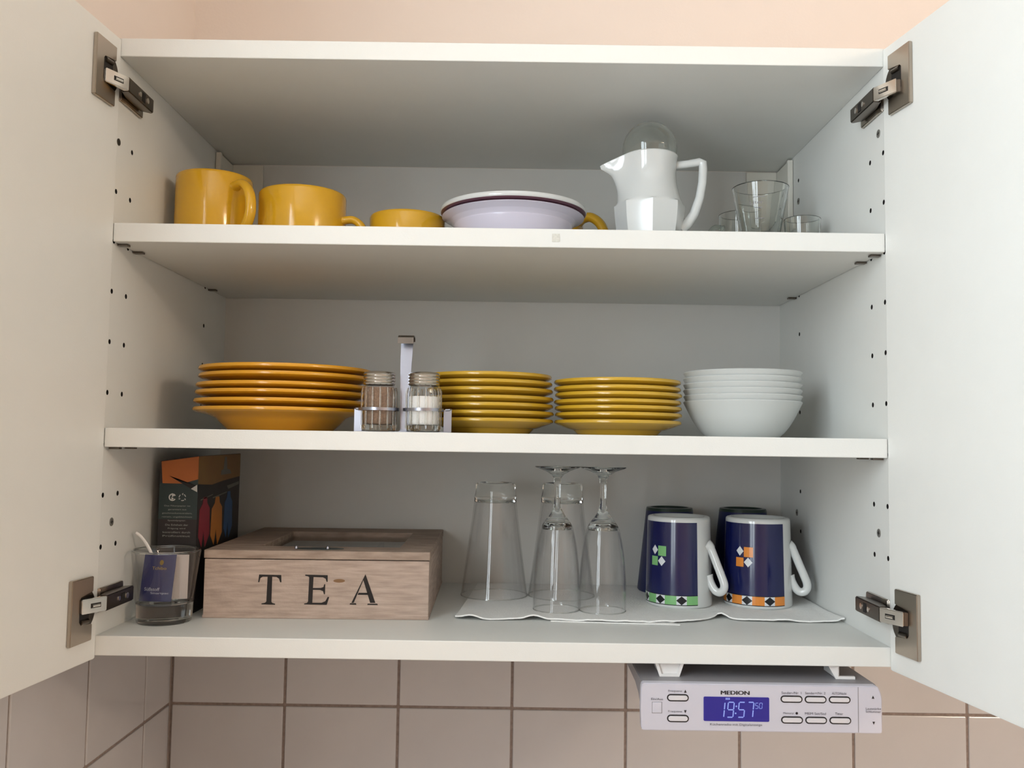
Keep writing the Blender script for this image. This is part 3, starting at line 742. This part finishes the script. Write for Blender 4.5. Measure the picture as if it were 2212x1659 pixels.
# long drink glasses upside down
def long_glass(loc, label):
    t = thing('drinking_glass', label, 'glass', loc, 0, 'tall glasses upside down on the paper towel')
    h = .1385
    base = [(0, h-.003), (.018, h-.002), (.0205, h), (.0235, h-.0004), (.0248, h-.003), (.0250, h-.012), (.0262, h-.018), (.0262, h-.024), (.0240, h-.0245), (.0225, h-.0205), (.015, h-.0190), (0, h-.0188)]
    wall = [(.0262, h-.0242), (.0280, h-.040), (.0405, .004), (.0415, .001), (.0411, 0), (.0402, .0005), (.0396, .004), (.0262, h-.040), (.0240, h-.0246)]
    obj('glass_base', lathe(bmesh.new(), base, 72), clear, t, 40)
    pr = [(0, h-.003), (.018, h-.002), (.0205, h), (.0235, h-.0004), (.0248, h-.003), (.0250, h-.012), (.0262, h-.018), (.0262, h-.024), (.0280, h-.040), (.0405, .004), (.0415, .001), (.0411, 0), (.0402, .0005), (.0396, .004), (.0262, h-.040), (.0236, h-.024), (.0225, h-.0205), (.015, h-.0190), (0, h-.0188)]
    obj('rim_bead', lathe(bmesh.new(), [(.0409+.0006*math.cos(q), .0006+.0006*math.sin(q)) for q in [2*PI*k/8 for k in range(8)]], 72, close=True), clear, t, True)
    obj('glass_wall', lathe(bmesh.new(), wall, 72, close=True), thin_e, t, 40); return t
g = long_glass((-.0039, .2470, TWZ), 'tall tapered glass upside down, beside the wooden tea box')
dup(g, (.0792, .2500, TWZ), 'tall tapered glass upside down, behind the stemmed glasses')
# champagne glasses upside down
def flute(loc, label):
    t = thing('champagne_glass', label, 'glass', loc, 0, 'stemmed glasses upside down on the paper towel')
    zt = .1620
    foot = [(0, zt-.0040), (.0050, zt-.0030), (.0180, zt-.0006), (.0255, zt), (.0264, zt-.0008), (.0255, zt-.0016), (.0150, zt-.0052), (.0070, zt-.0100), (.0044, zt-.0140)]
    stem = [(.0037, zt-.020), (.0034, zt-.034), (.0036, .1180)]
    bowl = smooth_prof([(.0052, .1130), (.0090, .1060), (.0145, .0990), (.0182, .0920), (.0212, .0800), (.0238, .0640), (.0258, .0420), (.0267, .0200), (.0264, .0010)], 4)
    inn = [(.0259, 0), (.0254, .0010)]+smooth_prof([(.0257, .0200), (.0248, .0420), (.0228, .0640), (.0202, .0800), (.0168, .0905), (.0110, .0955), (.0040, .0972)], 4)+[(0, .0974)]
    kb_ = max(range(len(bowl)), key=lambda i: -abs(bowl[i][1]-.0940)); ki = min(range(len(inn)), key=lambda i: abs(inn[i][1]-.0905))
    solid = foot+stem+bowl[:kb_+1]+inn[ki:]
    obj('rim_bead', lathe(bmesh.new(), [(.0261+.0006*math.cos(q), .0006+.0006*math.sin(q)) for q in [2*PI*k/8 for k in range(8)]], 72, close=True), clear, t, True)
    obj('stem_and_foot', lathe(bmesh.new(), solid, 64), clear, t, 50)
    obj('glass_wall', lathe(bmesh.new(), bowl[kb_:]+inn[:ki+1], 64, close=True), thin_e, t, 50); return t
g = flute((.0686, .1580, TWZ), 'champagne glass standing upside down, left of the two stemmed glasses')
dup(g, (.1206, .1545, TWZ), 'champagne glass standing upside down, right of the two stemmed glasses')

# ------------------------------------------------------------------ tumbler with sachet and stirrer
tx_, ty_ = -.3440, .0735
t = thing('tumbler', 'heavy clear tumbler holding sachets, at the front left of the bottom', 'glass', (tx_, ty_, FZ))
base = [(0, .0006), (.0235, .0003), (.0262, 0), (.0274, .0012), (.0282, .018), (.0286, .0200), (.0240, .0201), (.015, .0188), (0, .0185)]
wall = [(.0286, .0203), (.0290, .0215), (.0342, .0700), (.0345, .0722), (.0338, .0736), (.0326, .0736), (.0315, .0720), (.0306, .0690), (.0262, .0245), (.0245, .0205)]
obj('glass_base', lathe(bmesh.new(), base, 60), clear, t, 22)
obj('glass_wall', lathe(bmesh.new(), wall, 60, close=True), thin_e, t, 22)
obj('rim_bead', lathe(bmesh.new(), [(.0332+.0010*math.cos(q), .0733+.0010*math.sin(q)) for q in [2*PI*k/8 for k in range(8)]], 72, close=True), clear, t, True)
sc = thing('sweetener_sachet', 'dark blue paper sachet with silver print, inside the tumbler', 'sachet', (tx_-.0065, ty_-.0105, FZ+.0215), math.radians(-4))
sb = bmesh.new(); n = 10; g = []
for k in range(n+1):
    x = -.0170+.0340*k/n; yb = .0016*math.cos((k/n-.5)*PI)
    g.append((x, -yb))
top = []
prism(sb, [(x, y) for x, y in g]+[(x, y+.0009) for x, y in g[::-1]], lambda a, b, d: (a, b+.010*(d/.047), d), .0005, .0475)
obj('envelope', sb, sach, sc)
text('lettering', [('Süßstoff', -.004, -.0020+.0010, .0125, .0032, .0165), ('Smartpac', .0045, -.0020, .0085, .0026, .0190)], silver_p, sc)
gb_ = text('logo', [('Tchibo', .001, 0, .0335, .0030, .015)], gold, sc)
bean = lathe(bmesh.new(), [(0, .0), (.0020, .0003), (0, .0006)], 20)
for v in bean.verts: v.co = (v.co.x+.003, .0-v.co.z, v.co.y*1.3+.0392)
obj('emblem', bean, gold, sc)
for ch in sc.children:
    if ch.name.startswith(('lettering', 'logo', 'emblem')):
        for v in ch.data.vertices:
            v.co.y = .010*(v.co.z/.047)-.0016*math.cos(v.co.x/.034*PI)-.0004-(.0001 if ch.name.startswith('emblem') else 0)
s2 = thing('sweetener_sachet', 'pale paper sachet standing behind the dark blue one in the tumbler', 'sachet', (tx_+.0045, ty_+.0040, FZ+.0215), math.radians(9))
obj('envelope', prism(bmesh.new(), [(-.0165, 0), (.0165, .0), (.0165, .0009), (-.0165, .0009)], lambda a, b, d: (a, b+.05*d, d), .0005, .046), sach_w, s2)
st = bmesh.new(); tube(st, smooth_prof([(.004, .010, .0200), (-.012, .000, .058), (-.0200, -.002, .0760), (-.0280, -.003, .0870), (-.0330, -.0035, .0905)], 4), [.0010]*17, 10, 1.7, side=(1, 0, .4))
so = obj('stirrer', st, plastic, None, True, loc=(tx_, ty_+.003, FZ)); tag(so, 'thin white plastic stirrer leaning out of the tumbler', 'stirrer')

# ------------------------------------------------------------------ filter paper box
bx0, bx1, by0, by1 = -.3714, -.3290, .1170, .2670
bh = .1905-FZ
fb = thing('filter_box', 'dark printed paper carton with torn orange top, behind the tumbler', 'box', (0, 0, FZ))
cb = bmesh.new(); vs = {}
def V(x, y, z): return cb.verts.new((x, y, z))
zl, zr = .1835-FZ, .1895-FZ
a = [V(bx0, by0, 0), V(bx1, by0, 0), V(bx1, by1, 0), V(bx0, by1, 0), V(bx0, by0, zl), V(bx1, by0, zr), V(bx1, by1, zr+.0010), V(bx0, by1, zl+.003)]
for f_ in ((0, 3, 2, 1), (0, 1, 5, 4), (1, 2, 6, 5), (2, 3, 7, 6), (3, 0, 4, 7), (4, 5, 6, 7)): cb.faces.new([a[i] for i in f_])
obj('carton', cb, card_g, fb)
yf = by0-.0003
def fpoly(name, pts, m, y=yf, th=.0003): return obj(name, prism(bmesh.new(), pts, XZ, y, y+th), m, fb)
def rpoly(name, pts, m, x=bx1, off=.0003): return obj(name, prism(bmesh.new(), pts, lambda a, b, d: (d, a, b), x, x+off), m, fb)
# front: orange flap folded from the top, torn corner
fpoly('orange_flap', [(bx0+.0015, zl-.0005), (bx1, zr-.0005), (bx1, .1640-FZ), (-.3460, .1590-FZ), (bx0+.0035, .1592-FZ)], card_o, yf-.0004, .0006)
fpoly('torn_gap', [(-.3605, .1675-FZ), (-.3545, .1640-FZ), (-.3300, .1570-FZ), (-.3360, .1535-FZ)], black, yf-.0009, .0003)
fpoly('torn_corner', [(-.3362, .1535-FZ), (-.3295, .1580-FZ), (-.3292, .1500-FZ)], card_w, yf-.0012, .0003)
fpoly('teal_field', [(bx0, .1592-FZ), (bx1, .1640-FZ), (bx1, .1200-FZ), (bx0, .1200-FZ)], card_t, yf, .0002)
# recycling marks
rg = bmesh.new()
for k in range(10):
    a0, a1 = 2*PI*k/12+.5, 2*PI*(k+1)/12+.5
    q = [(-.3565+r_*math.cos(a_), .1440-FZ+r_*math.sin(a_)) for r_, a_ in ((.0042, a0), (.0042, a1), (.0028, a1), (.0028, a0))]
    rg.faces.new([rg.verts.new((x, yf-.0003, z)) for x, z in q])
for q in ([(-.3570, .1485), (-.3535, .1462), (-.3570, .1440)], [(-.3575, .1400), (-.3548, .1430), (-.3575, .1440)]):
    rg.faces.new([rg.verts.new((x, yf-.0004, z-FZ)) for x, z in q])
for k in range(3):
    for j in range(3):
        a0 = 2*PI*k/3+.3*j+.2; a1 = a0+.27
        q = [(-.3455+r_*math.cos(a_), .1440-FZ+r_*math.sin(a_)) for r_, a_ in ((.0040, a0), (.0040, a1), (.0031, a1), (.0031, a0))]
        rg.faces.new([rg.verts.new((x, yf-.0003, z)) for x, z in q])
    a0 = 2*PI*k/3+.2+1.2
    q = [(-.3455+r_*math.cos(a_), .1440-FZ+r_*math.sin(a_)) for r_, a_ in ((.0050, a0), (.0036, a0+.35), (.0024, a0))]
    rg.faces.new([rg.verts.new((x, yf-.0003, z)) for x, z in q])
obj('recycling_marks', rg, card_w, fb)
cx = (bx0+bx1)/2-.0005
lines = [('Das Filterpapier ist', .0285), ('garantiert aus', .0200), ('geschmacksneutralem,', .0330), ('reinem, ungebleichtem', .0330), ('Spezialpapier.', .0200), ('Die Echtheit der', .0250), ('Prägung wird', .0190), ('kontrolliert durch', .0300), ('Prüfinstitut', .0300)]
text('lettering', [(s_, cx, yf-.0003, .1345-FZ-.0040*i-(.0006 if i > 4 else 0), .0019, wd) for i, (s_, wd) in enumerate(lines)], card_l, fb)
# right side: dusk sky, skyline, row of coloured figures
rpoly('sky_print', [(by0, zr-.0006), (by1, zr+.0004), (by1, .1620-FZ), (by0+.085, .1590-FZ), (by0+.045, .1560-FZ), (by0, .1585-FZ)], card_y)
rpoly('tower_print', [(by0+.075, .1660-FZ), (by0+.115, .1665-FZ), (by0+.108, .1715-FZ), (by0+.098, .1725-FZ), (by0+.095, .1870-FZ), (by0+.088, .1870-FZ), (by0+.084, .1725-FZ), (by0+.076, .1710-FZ)], card_gr, bx1+.0003, .0002)
for y0_, wd, m_, z0_ in ((by0+.006, .036, card_r, .100), (by0+.046, .040, card_a, .098), (by0+.092, .032, card_b, .102)):
    rpoly('figure_print', [(y0_, z0_-FZ), (y0_+wd*.3, z0_-.012-FZ), (y0_+wd*.45, z0_+.006-FZ), (y0_+wd*.62, z0_-.013-FZ), (y0_+wd, z0_-FZ), (y0_+wd*.95, z0_+.030-FZ), (y0_+wd*.72, z0_+.036-FZ), (y0_+wd*.66, z0_+.043-FZ), (y0_+wd*.36, z0_+.043-FZ), (y0_+wd*.3, z0_+.036-FZ), (y0_+wd*.05, z0_+.030-FZ)], m_)
rpoly('grey_print', [(by0+.105, .1480-FZ), (by1-.004, .1520-FZ), (by1-.004, .1555-FZ), (by0+.100, .1520-FZ)], card_gr)
rpoly('light_line', [(by0+.01, .1400-FZ), (by0+.05, .1440-FZ), (by0+.05, .1450-FZ), (by0+.01, .1412-FZ)], card_gr)
rpoly('light_line', [(by0+.05, .1400-FZ), (by0+.10, .1440-FZ), (by0+.10, .1452-FZ), (by0+.05, .1412-FZ)], card_gr)

# ------------------------------------------------------------------ tea box
tb = thing('tea_box', 'washed wooden tea box with glazed lid and black letters TEA', 'box', (-.3106, .0930, FZ), math.radians(1.2))
bw_, bd, bh1, bh2 = .2395, .2500, .0620, .0718
bb = bmesh.new()
th = .006
box(bb, 0, bw_, 0, th, 0, bh1, bev=.0006); box(bb, 0, bw_, bd-th, bd, 0, bh1, bev=.0006)
box(bb, 0, th, th, bd-th, 0, bh1, bev=.0006); box(bb, bw_-th, bw_, th, bd-th, 0, bh1, bev=.0006); box(bb, th, bw_-th, th, bd-th, .001, .005)
obj('body', bb, wood, tb)
obj('base_lip', B(-.0006, bw_+.0006, -.0010, bd, 0, .0035, bev=.0008), wood, tb)
lb = bmesh.new(); e = -.0008; z0, z1 = bh1+.0009, bh2
i0, i1, j0, j1 = .050, bw_-.036, .040, bd-.052
box(lb, e, bw_-e, e, j0, z0, z1, bev=.0009); box(lb, e, bw_-e, j1, bd, z0, z1, bev=.0009); box(lb, e, i0, j0, j1, z0, z1, bev=.0009); box(lb, i1, bw_-e, j0, j1, z0, z1, bev=.0009)
lid = obj('lid', lb, wood_l, tb)
obj('glass_pane', B(i0-.002, i1+.002, j0-.002, j1+.002, z0+.0010, z0+.0030), thin_g, lid)
obj('inner_dividers', box(box(B(bw_/3-.002, bw_/3+.002, th, bd-th, .005, bh1-.008), 2*bw_/3-.002, 2*bw_/3+.002, th, bd-th, .005, bh1-.008), th, bw_-th, bd/2-.002, bd/2+.002, .005, bh1-.008), wood_d, tb)
cl = bmesh.new(); lathe(cl, [(0, .0010), (.020, .0008), (.0265, .0003), (.0265, 0)], 40)
for v in cl.verts: v.co = (v.co.x+.1180, v.co.y*.42+.0200, v.co.z+bh2)
obj('lid_plate', cl, teal, lid, 40)
for dx in (-.024, .010):
    k_ = lathe(bmesh.new(), [(0, .0034), (.0012, .0030), (.0018, .0018), (.0018, 0)], 12)
    for v in k_.verts: v.co = (v.co.x+.118+dx, v.co.y+.014, v.co.z+bh2+.0004)
    obj('rivet', k_, steel, lid, True)
# serif letters
def letters():
    def px(u, v): return ((u-445)/2010.0+.0030, (1333-v+ (u-440)*.009)/1990.0)
    Z = lambda x, y: px(420+x/3.687, 1100+y/3.687)
    L = {}
    T_ = [(497, 584), (503, 524), (677, 528), (680, 584), (670, 584), (660, 556), (640, 543), (606, 541), (606, 735), (614, 744), (636, 750), (636, 758), (528, 755), (528, 748), (556, 742), (566, 732), (570, 541), (532, 541), (514, 552), (506, 584)]
    E_ = [(866, 524), (1043, 528), (1044, 580), (1036, 580), (1028, 556), (1006, 545), (932, 543), (930, 628), (990, 628), (1012, 620), (1018, 598), (1026, 598), (1026, 676), (1018, 676), (1010, 652), (988, 643), (930, 642), (928, 742), (1000, 742), (1030, 730), (1048, 696), (1060, 698), (1042, 758), (864, 755), (864, 748), (886, 743), (894, 732), (898, 545), (890, 538), (866, 533)]
    return Z, T_, E_
Zf, T_, E_ = letters()
bm = bmesh.new()
def emit_letter():
    me = bpy.data.meshes.new('letter'); bm.to_mesh(me); bm.clear(); link('letter', me, letter, tb)
def flat(pts):
    f_ = bm.faces.new([bm.verts.new((x, -.0003, z)) for x, z in (Zf(*p) for p in pts)]); f_.normal_update()
    r_ = bmesh.ops.triangulate(bm, faces=[f_])
flat(T_); emit_letter(); flat(E_); emit_letter()
flat([(1336, 522), (1350, 522), (1376, 584), (1346, 584), (1330, 590)]) if False else None
# the A as three strokes and two serifs
flat([(1342, 520), (1425, 742), (1384, 742), (1326, 566)])
flat([(1342, 520), (1326, 566), (1254, 742), (1236, 742)])
flat([(1290, 664), (1370, 664), (1376, 680), (1284, 680)])
flat([(1222, 755), (1226, 745), (1272, 745), (1276, 757)])
flat([(1362, 758), (1364, 748), (1440, 748), (1446, 759)])
emit_letter()
kb = bmesh.new()
kb.faces.new([kb.verts.new((Zf(1135+46*math.cos(a_), 572+14*math.sin(a_))[0], -.00015, Zf(1135+46*math.cos(a_), 572+14*math.sin(a_))[1])) for a_ in [2*PI*k/20 for k in range(20)]])
obj('wood_knot', kb, knot, tb)

# ------------------------------------------------------------------ kitchen radio
rad = thing('kitchen_radio', 'silver-white kitchen radio with blue lit clock display under the cabinet', 'radio', (.1401, -.0200, -.0128))
RS = 1/2268.0
def rp(u, v): return ((u-1386)*RS, -(v-1475-(u-1386)*.0125)*RS)
RW, RH, RD = .2245, .0433, .150
bm = bmesh.new()
prof = [(0.0012, -RH), (RW-.0008, -RH), (RW, -RH+.002), (RW, -.010), (RW-.0022, -.003), (RW-.0045, 0), (.0012, 0), (0, -.003), (-.0006, -RH/2), (0, -RH+.002)]
prism(bm, prof, XZ, 0, .009, bev=.0008)
obj('front_panel', bm, radio_m, rad, 30)
hs = [(.009, -.0006), (.009, -RH+.003), (.016, -.0300), (.030, -.0170), (.055, -.0120), (RD, -.0110), (RD, -.0006)]
obj('housing', prism(bmesh.new(), hs, lambda a, b, d: (d, a, b), .0016, RW-.0020, bev=.0008), radio_s, rad)
def slot_poly(cx, cz, w_, h_, n=8):
    r_ = h_/2; pts = []
    for k in range(n+1): a_ = -PI/2+PI*k/n; pts.append((cx+w_/2-r_+r_*math.cos(a_), cz+r_*math.sin(a_)))
    for k in range(n+1): a_ = PI/2+PI*k/n; pts.append((cx-w_/2+r_+r_*math.cos(a_), cz+r_*math.sin(a_)))
    return pts
for u0, u1, v0, v1 in ((1439.7, 1486, 1498, 1513.2), (1440, 1486.3, 1540.7, 1556.3), (1680, 1726.5, 1500.5, 1515.6), (1731, 1777.2, 1501.3, 1516.3), (1782, 1828, 1502, 1516.5), (1681, 1727.3, 1543.7, 1558.8), (1732, 1778, 1544.3, 1559.2), (1783, 1829, 1544.5, 1559.8)):
    x0, z0_ = rp(u0, v0); x1, z1_ = rp(u1, v1); cx, cz = (x0+x1)/2, -((v0+v1)/2-1475-((u0+u1)/2-1386)*.0125)*RS
    b_ = obj('button', prism(bmesh.new(), slot_poly(cx, cz, (u1-u0)*RS-.0022, (v1-v0)*RS-.0024), XZ, -.0012, .001, bev=.0003), button_m, rad)
    obj('button_surround', prism(bmesh.new(), slot_poly(cx, cz, (u1-u0)*RS, (v1-v0)*RS), XZ, -.0003, .001), kprint, b_)
# square power key
x0, z0_ = rp(1408, 1514); x1, z1_ = rp(1429.5, 1538)
b_ = obj('power_button', B(x0+.0004, x1-.0004, -.0007, .001, z1_+.0004, z0_-.0004, bev=.0006), radio_m, rad)
obj('button_surround', B(x0, x1, -.00015, .001, z1_, z0_), radio_s, b_)
# display
x0, z0_ = rp(1517.3, 1502.5); x1, z1_ = rp(1656, 1555)
def rrect(x0, x1, z0, z1, r_, n=5):
    pts = []
    for cx, cz, a0 in ((x1-r_, z1-r_, 0), (x0+r_, z1-r_, PI/2), (x0+r_, z0+r_, PI), (x1-r_, z0+r_, 1.5*PI)):
        for k in range(n+1): a_ = a0+PI/2*k/n; pts.append((cx+r_*math.cos(a_), cz+r_*math.sin(a_)))
    return pts
dsp = obj('display', prism(bmesh.new(), rrect(x0, x1, z1_-.0001, z0_-.0002, .0012), XZ, -.0003, .001), lcd, rad)
SEG = {'a': ((0, 2), (1, 2)), 'b': ((1, 2), (1, 1)), 'c': ((1, 1), (1, 0)), 'd': ((0, 0), (1, 0)), 'e': ((0, 1), (0, 0)), 'f': ((0, 2), (0, 1)), 'g': ((0, 1), (1, 1))}
DIG = {'1': 'bc', '9': 'abcdfg', '5': 'acdfg', '7': 'abc', '0': 'abcdef'}
def digit(bm, ch, u0, u1, v0, v1, sw, slant):
    xa, zt_ = rp(u0, v0); xb, _ = rp(u1, v0); _, zb = rp(u0, v1); hgt = (zt_-zb)/2
    for s_ in DIG[ch]:
        (ax, az), (bx_, bz) = SEG[s_]
        p = Vector((xa+(xb-xa)*ax, zb+hgt*az)); q = Vector((xa+(xb-xa)*bx_, zb+hgt*bz)); d_ = (q-p).normalized(); nn = Vector((-d_.y, d_.x))
        p = p+d_*sw*.55; q = q-d_*sw*.55
        pts = [p-d_*sw*.35, p+nn*sw/2, q+nn*sw/2, q+d_*sw*.35, q-nn*sw/2, p-nn*sw/2]
        bm.faces.new([bm.verts.new((v.x+(v.y-zb)*slant, -.0005, v.y)) for v in pts])
bm = bmesh.new()
digit(bm, '1', 1549, 1559.5, 1514.5, 1545.5, .0011, .10); digit(bm, '9', 1566.5, 1579, 1514.5, 1545.5, .0011, .10)
digit(bm, '5', 1589.5, 1602, 1514.5, 1545.5, .0011, .10); digit(bm, '7', 1608.5, 1620.5, 1514.5, 1545.5, .0011, .10)
digit(bm, '5', 1626.3, 1632, 1516, 1527.5, .0005, .08); digit(bm, '0', 1634.8, 1640.5, 1516, 1527.5, .0005, .08)
for u_, v_ in ((1586.3, 1523), (1584.8, 1537.5)):
    x_, z_ = rp(u_, v_); bm.faces.new([bm.verts.new((x_+.0008*math.cos(a_), -.0005, z_+.0008*math.sin(a_))) for a_ in [2*PI*k/10 for k in range(10)]])
x_, z_ = rp(1568, 1507.5)
for k in range(3): box(bm, x_-.0018+k*.0014, x_-.0008+k*.0014, -.0005, -.0004, z_-.0009, z_+.0009)
obj('clock_digits', bm, lcd_d, dsp)
def tp(s_, u, v, hpx, wpx): x_, z_ = rp(u, v); return (s_, x_, -.0004, z_, hpx*RS, wpx*RS)
text('maker_lettering', [tp('MEDION', 1583.5, 1495, 8.0, 60)], kprint, rad)
# heavy weight for the maker's name
o_ = bpy.data.objects[[o.name for o in rad.children if o.name.startswith('maker')][0]]
b2_ = bmesh.new(); b2_.from_mesh(o_.data); dup_ = bmesh.ops.duplicate(b2_, geom=b2_.verts[:]+b2_.edges[:]+b2_.faces[:])
for v in [g_ for g_ in dup_['geom'] if isinstance(g_, bmesh.types.BMVert)]: v.co.x += .00045; v.co.y -= .00005
b2_.to_mesh(o_.data); b2_.free()
for it_ in [tp('Ein/Aus', 1419, 1508.2, 4.5, 25), tp('Frequenz', 1457, 1492, 5, 29), tp('Frequenz', 1457, 1534.2, 5, 29), tp('Küchenradio mit Digitalanzeige', 1586, 1561.5, 6, 110),
                   tp('Sender-/Nr. 1', 1703, 1495, 5, 42), tp('Sender+/Nr. 2', 1753.5, 1495.5, 5, 43), tp('AUTO/Nacht', 1804, 1496, 5, 31), tp('Memory/', 1697, 1537.5, 5, 23), tp('MEM Set/Std', 1753.5, 1537.8, 5, 44), tp('Timer', 1803.5, 1538, 5, 17),
                   tp('Lautstärke', 1876, 1527.5, 4.6, 32), tp('Schlummer', 1876, 1533.5, 4.6, 32)]: text('lettering', [it_], ink, rad)
bm = bmesh.new()
for u_, v_, s_ in ((1478.5, 1492, 1), (1478.5, 1534.5, -1), (1875.5, 1503.5, 1), (1876.5, 1557.5, -1)):
    x_, z_ = rp(u_, v_); bm.faces.new([bm.verts.new((x_+dx*.0012, -.0004, z_+s_*dz*.0014)) for dx, dz in ((-1, -1), (1, -1), (0, 1))])
x_, z_ = rp(1714, 1537.2); bm.faces.new([bm.verts.new((x_+.0012*math.cos(a_), -.0004, z_+.0012*math.sin(a_))) for a_ in [2*PI*k/12 for k in range(12)]])
obj('printed_marks', bm, kprint, rad)
x_, z_ = rp(1844.5, 1480)
obj('panel_seam', B(x_-.0003, x_+.0003, -.0002, .0005, -RH+.001, -.001), radio_s, rad)
# brackets that hang it from the cabinet floor
for xc, kind in ((.0305, 0), (.1970, 1)):
    bm = bmesh.new()
    if kind == 0:
        prism(bm, [(xc-.0125, .0128), (xc+.0125, .0128), (xc+.0085, 0), (xc-.0085, 0), (xc-.0085, .0022), (xc+.0060, .0022), (xc+.0092, .0106), (xc-.0095, .0106), (xc-.0085, .0022), (xc-.0085, 0)][:4], XZ, .028, .060, bev=.0004)
        prism(bm, [(xc-.0140, .0128), (xc-.0110, .0128), (xc-.0075, .0020), (xc+.0075, .0020), (xc+.0110, .0128), (xc+.0140, .0128), (xc+.0095, -.0004), (xc-.0095, -.0004)], XZ, .025, .0285)
    else:
        prism(bm, [(xc-.0140, .0128), (xc-.0040, .0128), (xc-.0040, .0022), (xc+.0120, .0022), (xc+.0120, -.0004), (xc-.0065, -.0004)], XZ, .025, .0285)
        box(bm, xc-.006, xc-.002, .0285, .060, 0, .0128)
    obj('mounting_bracket', bm, plastic, rad)
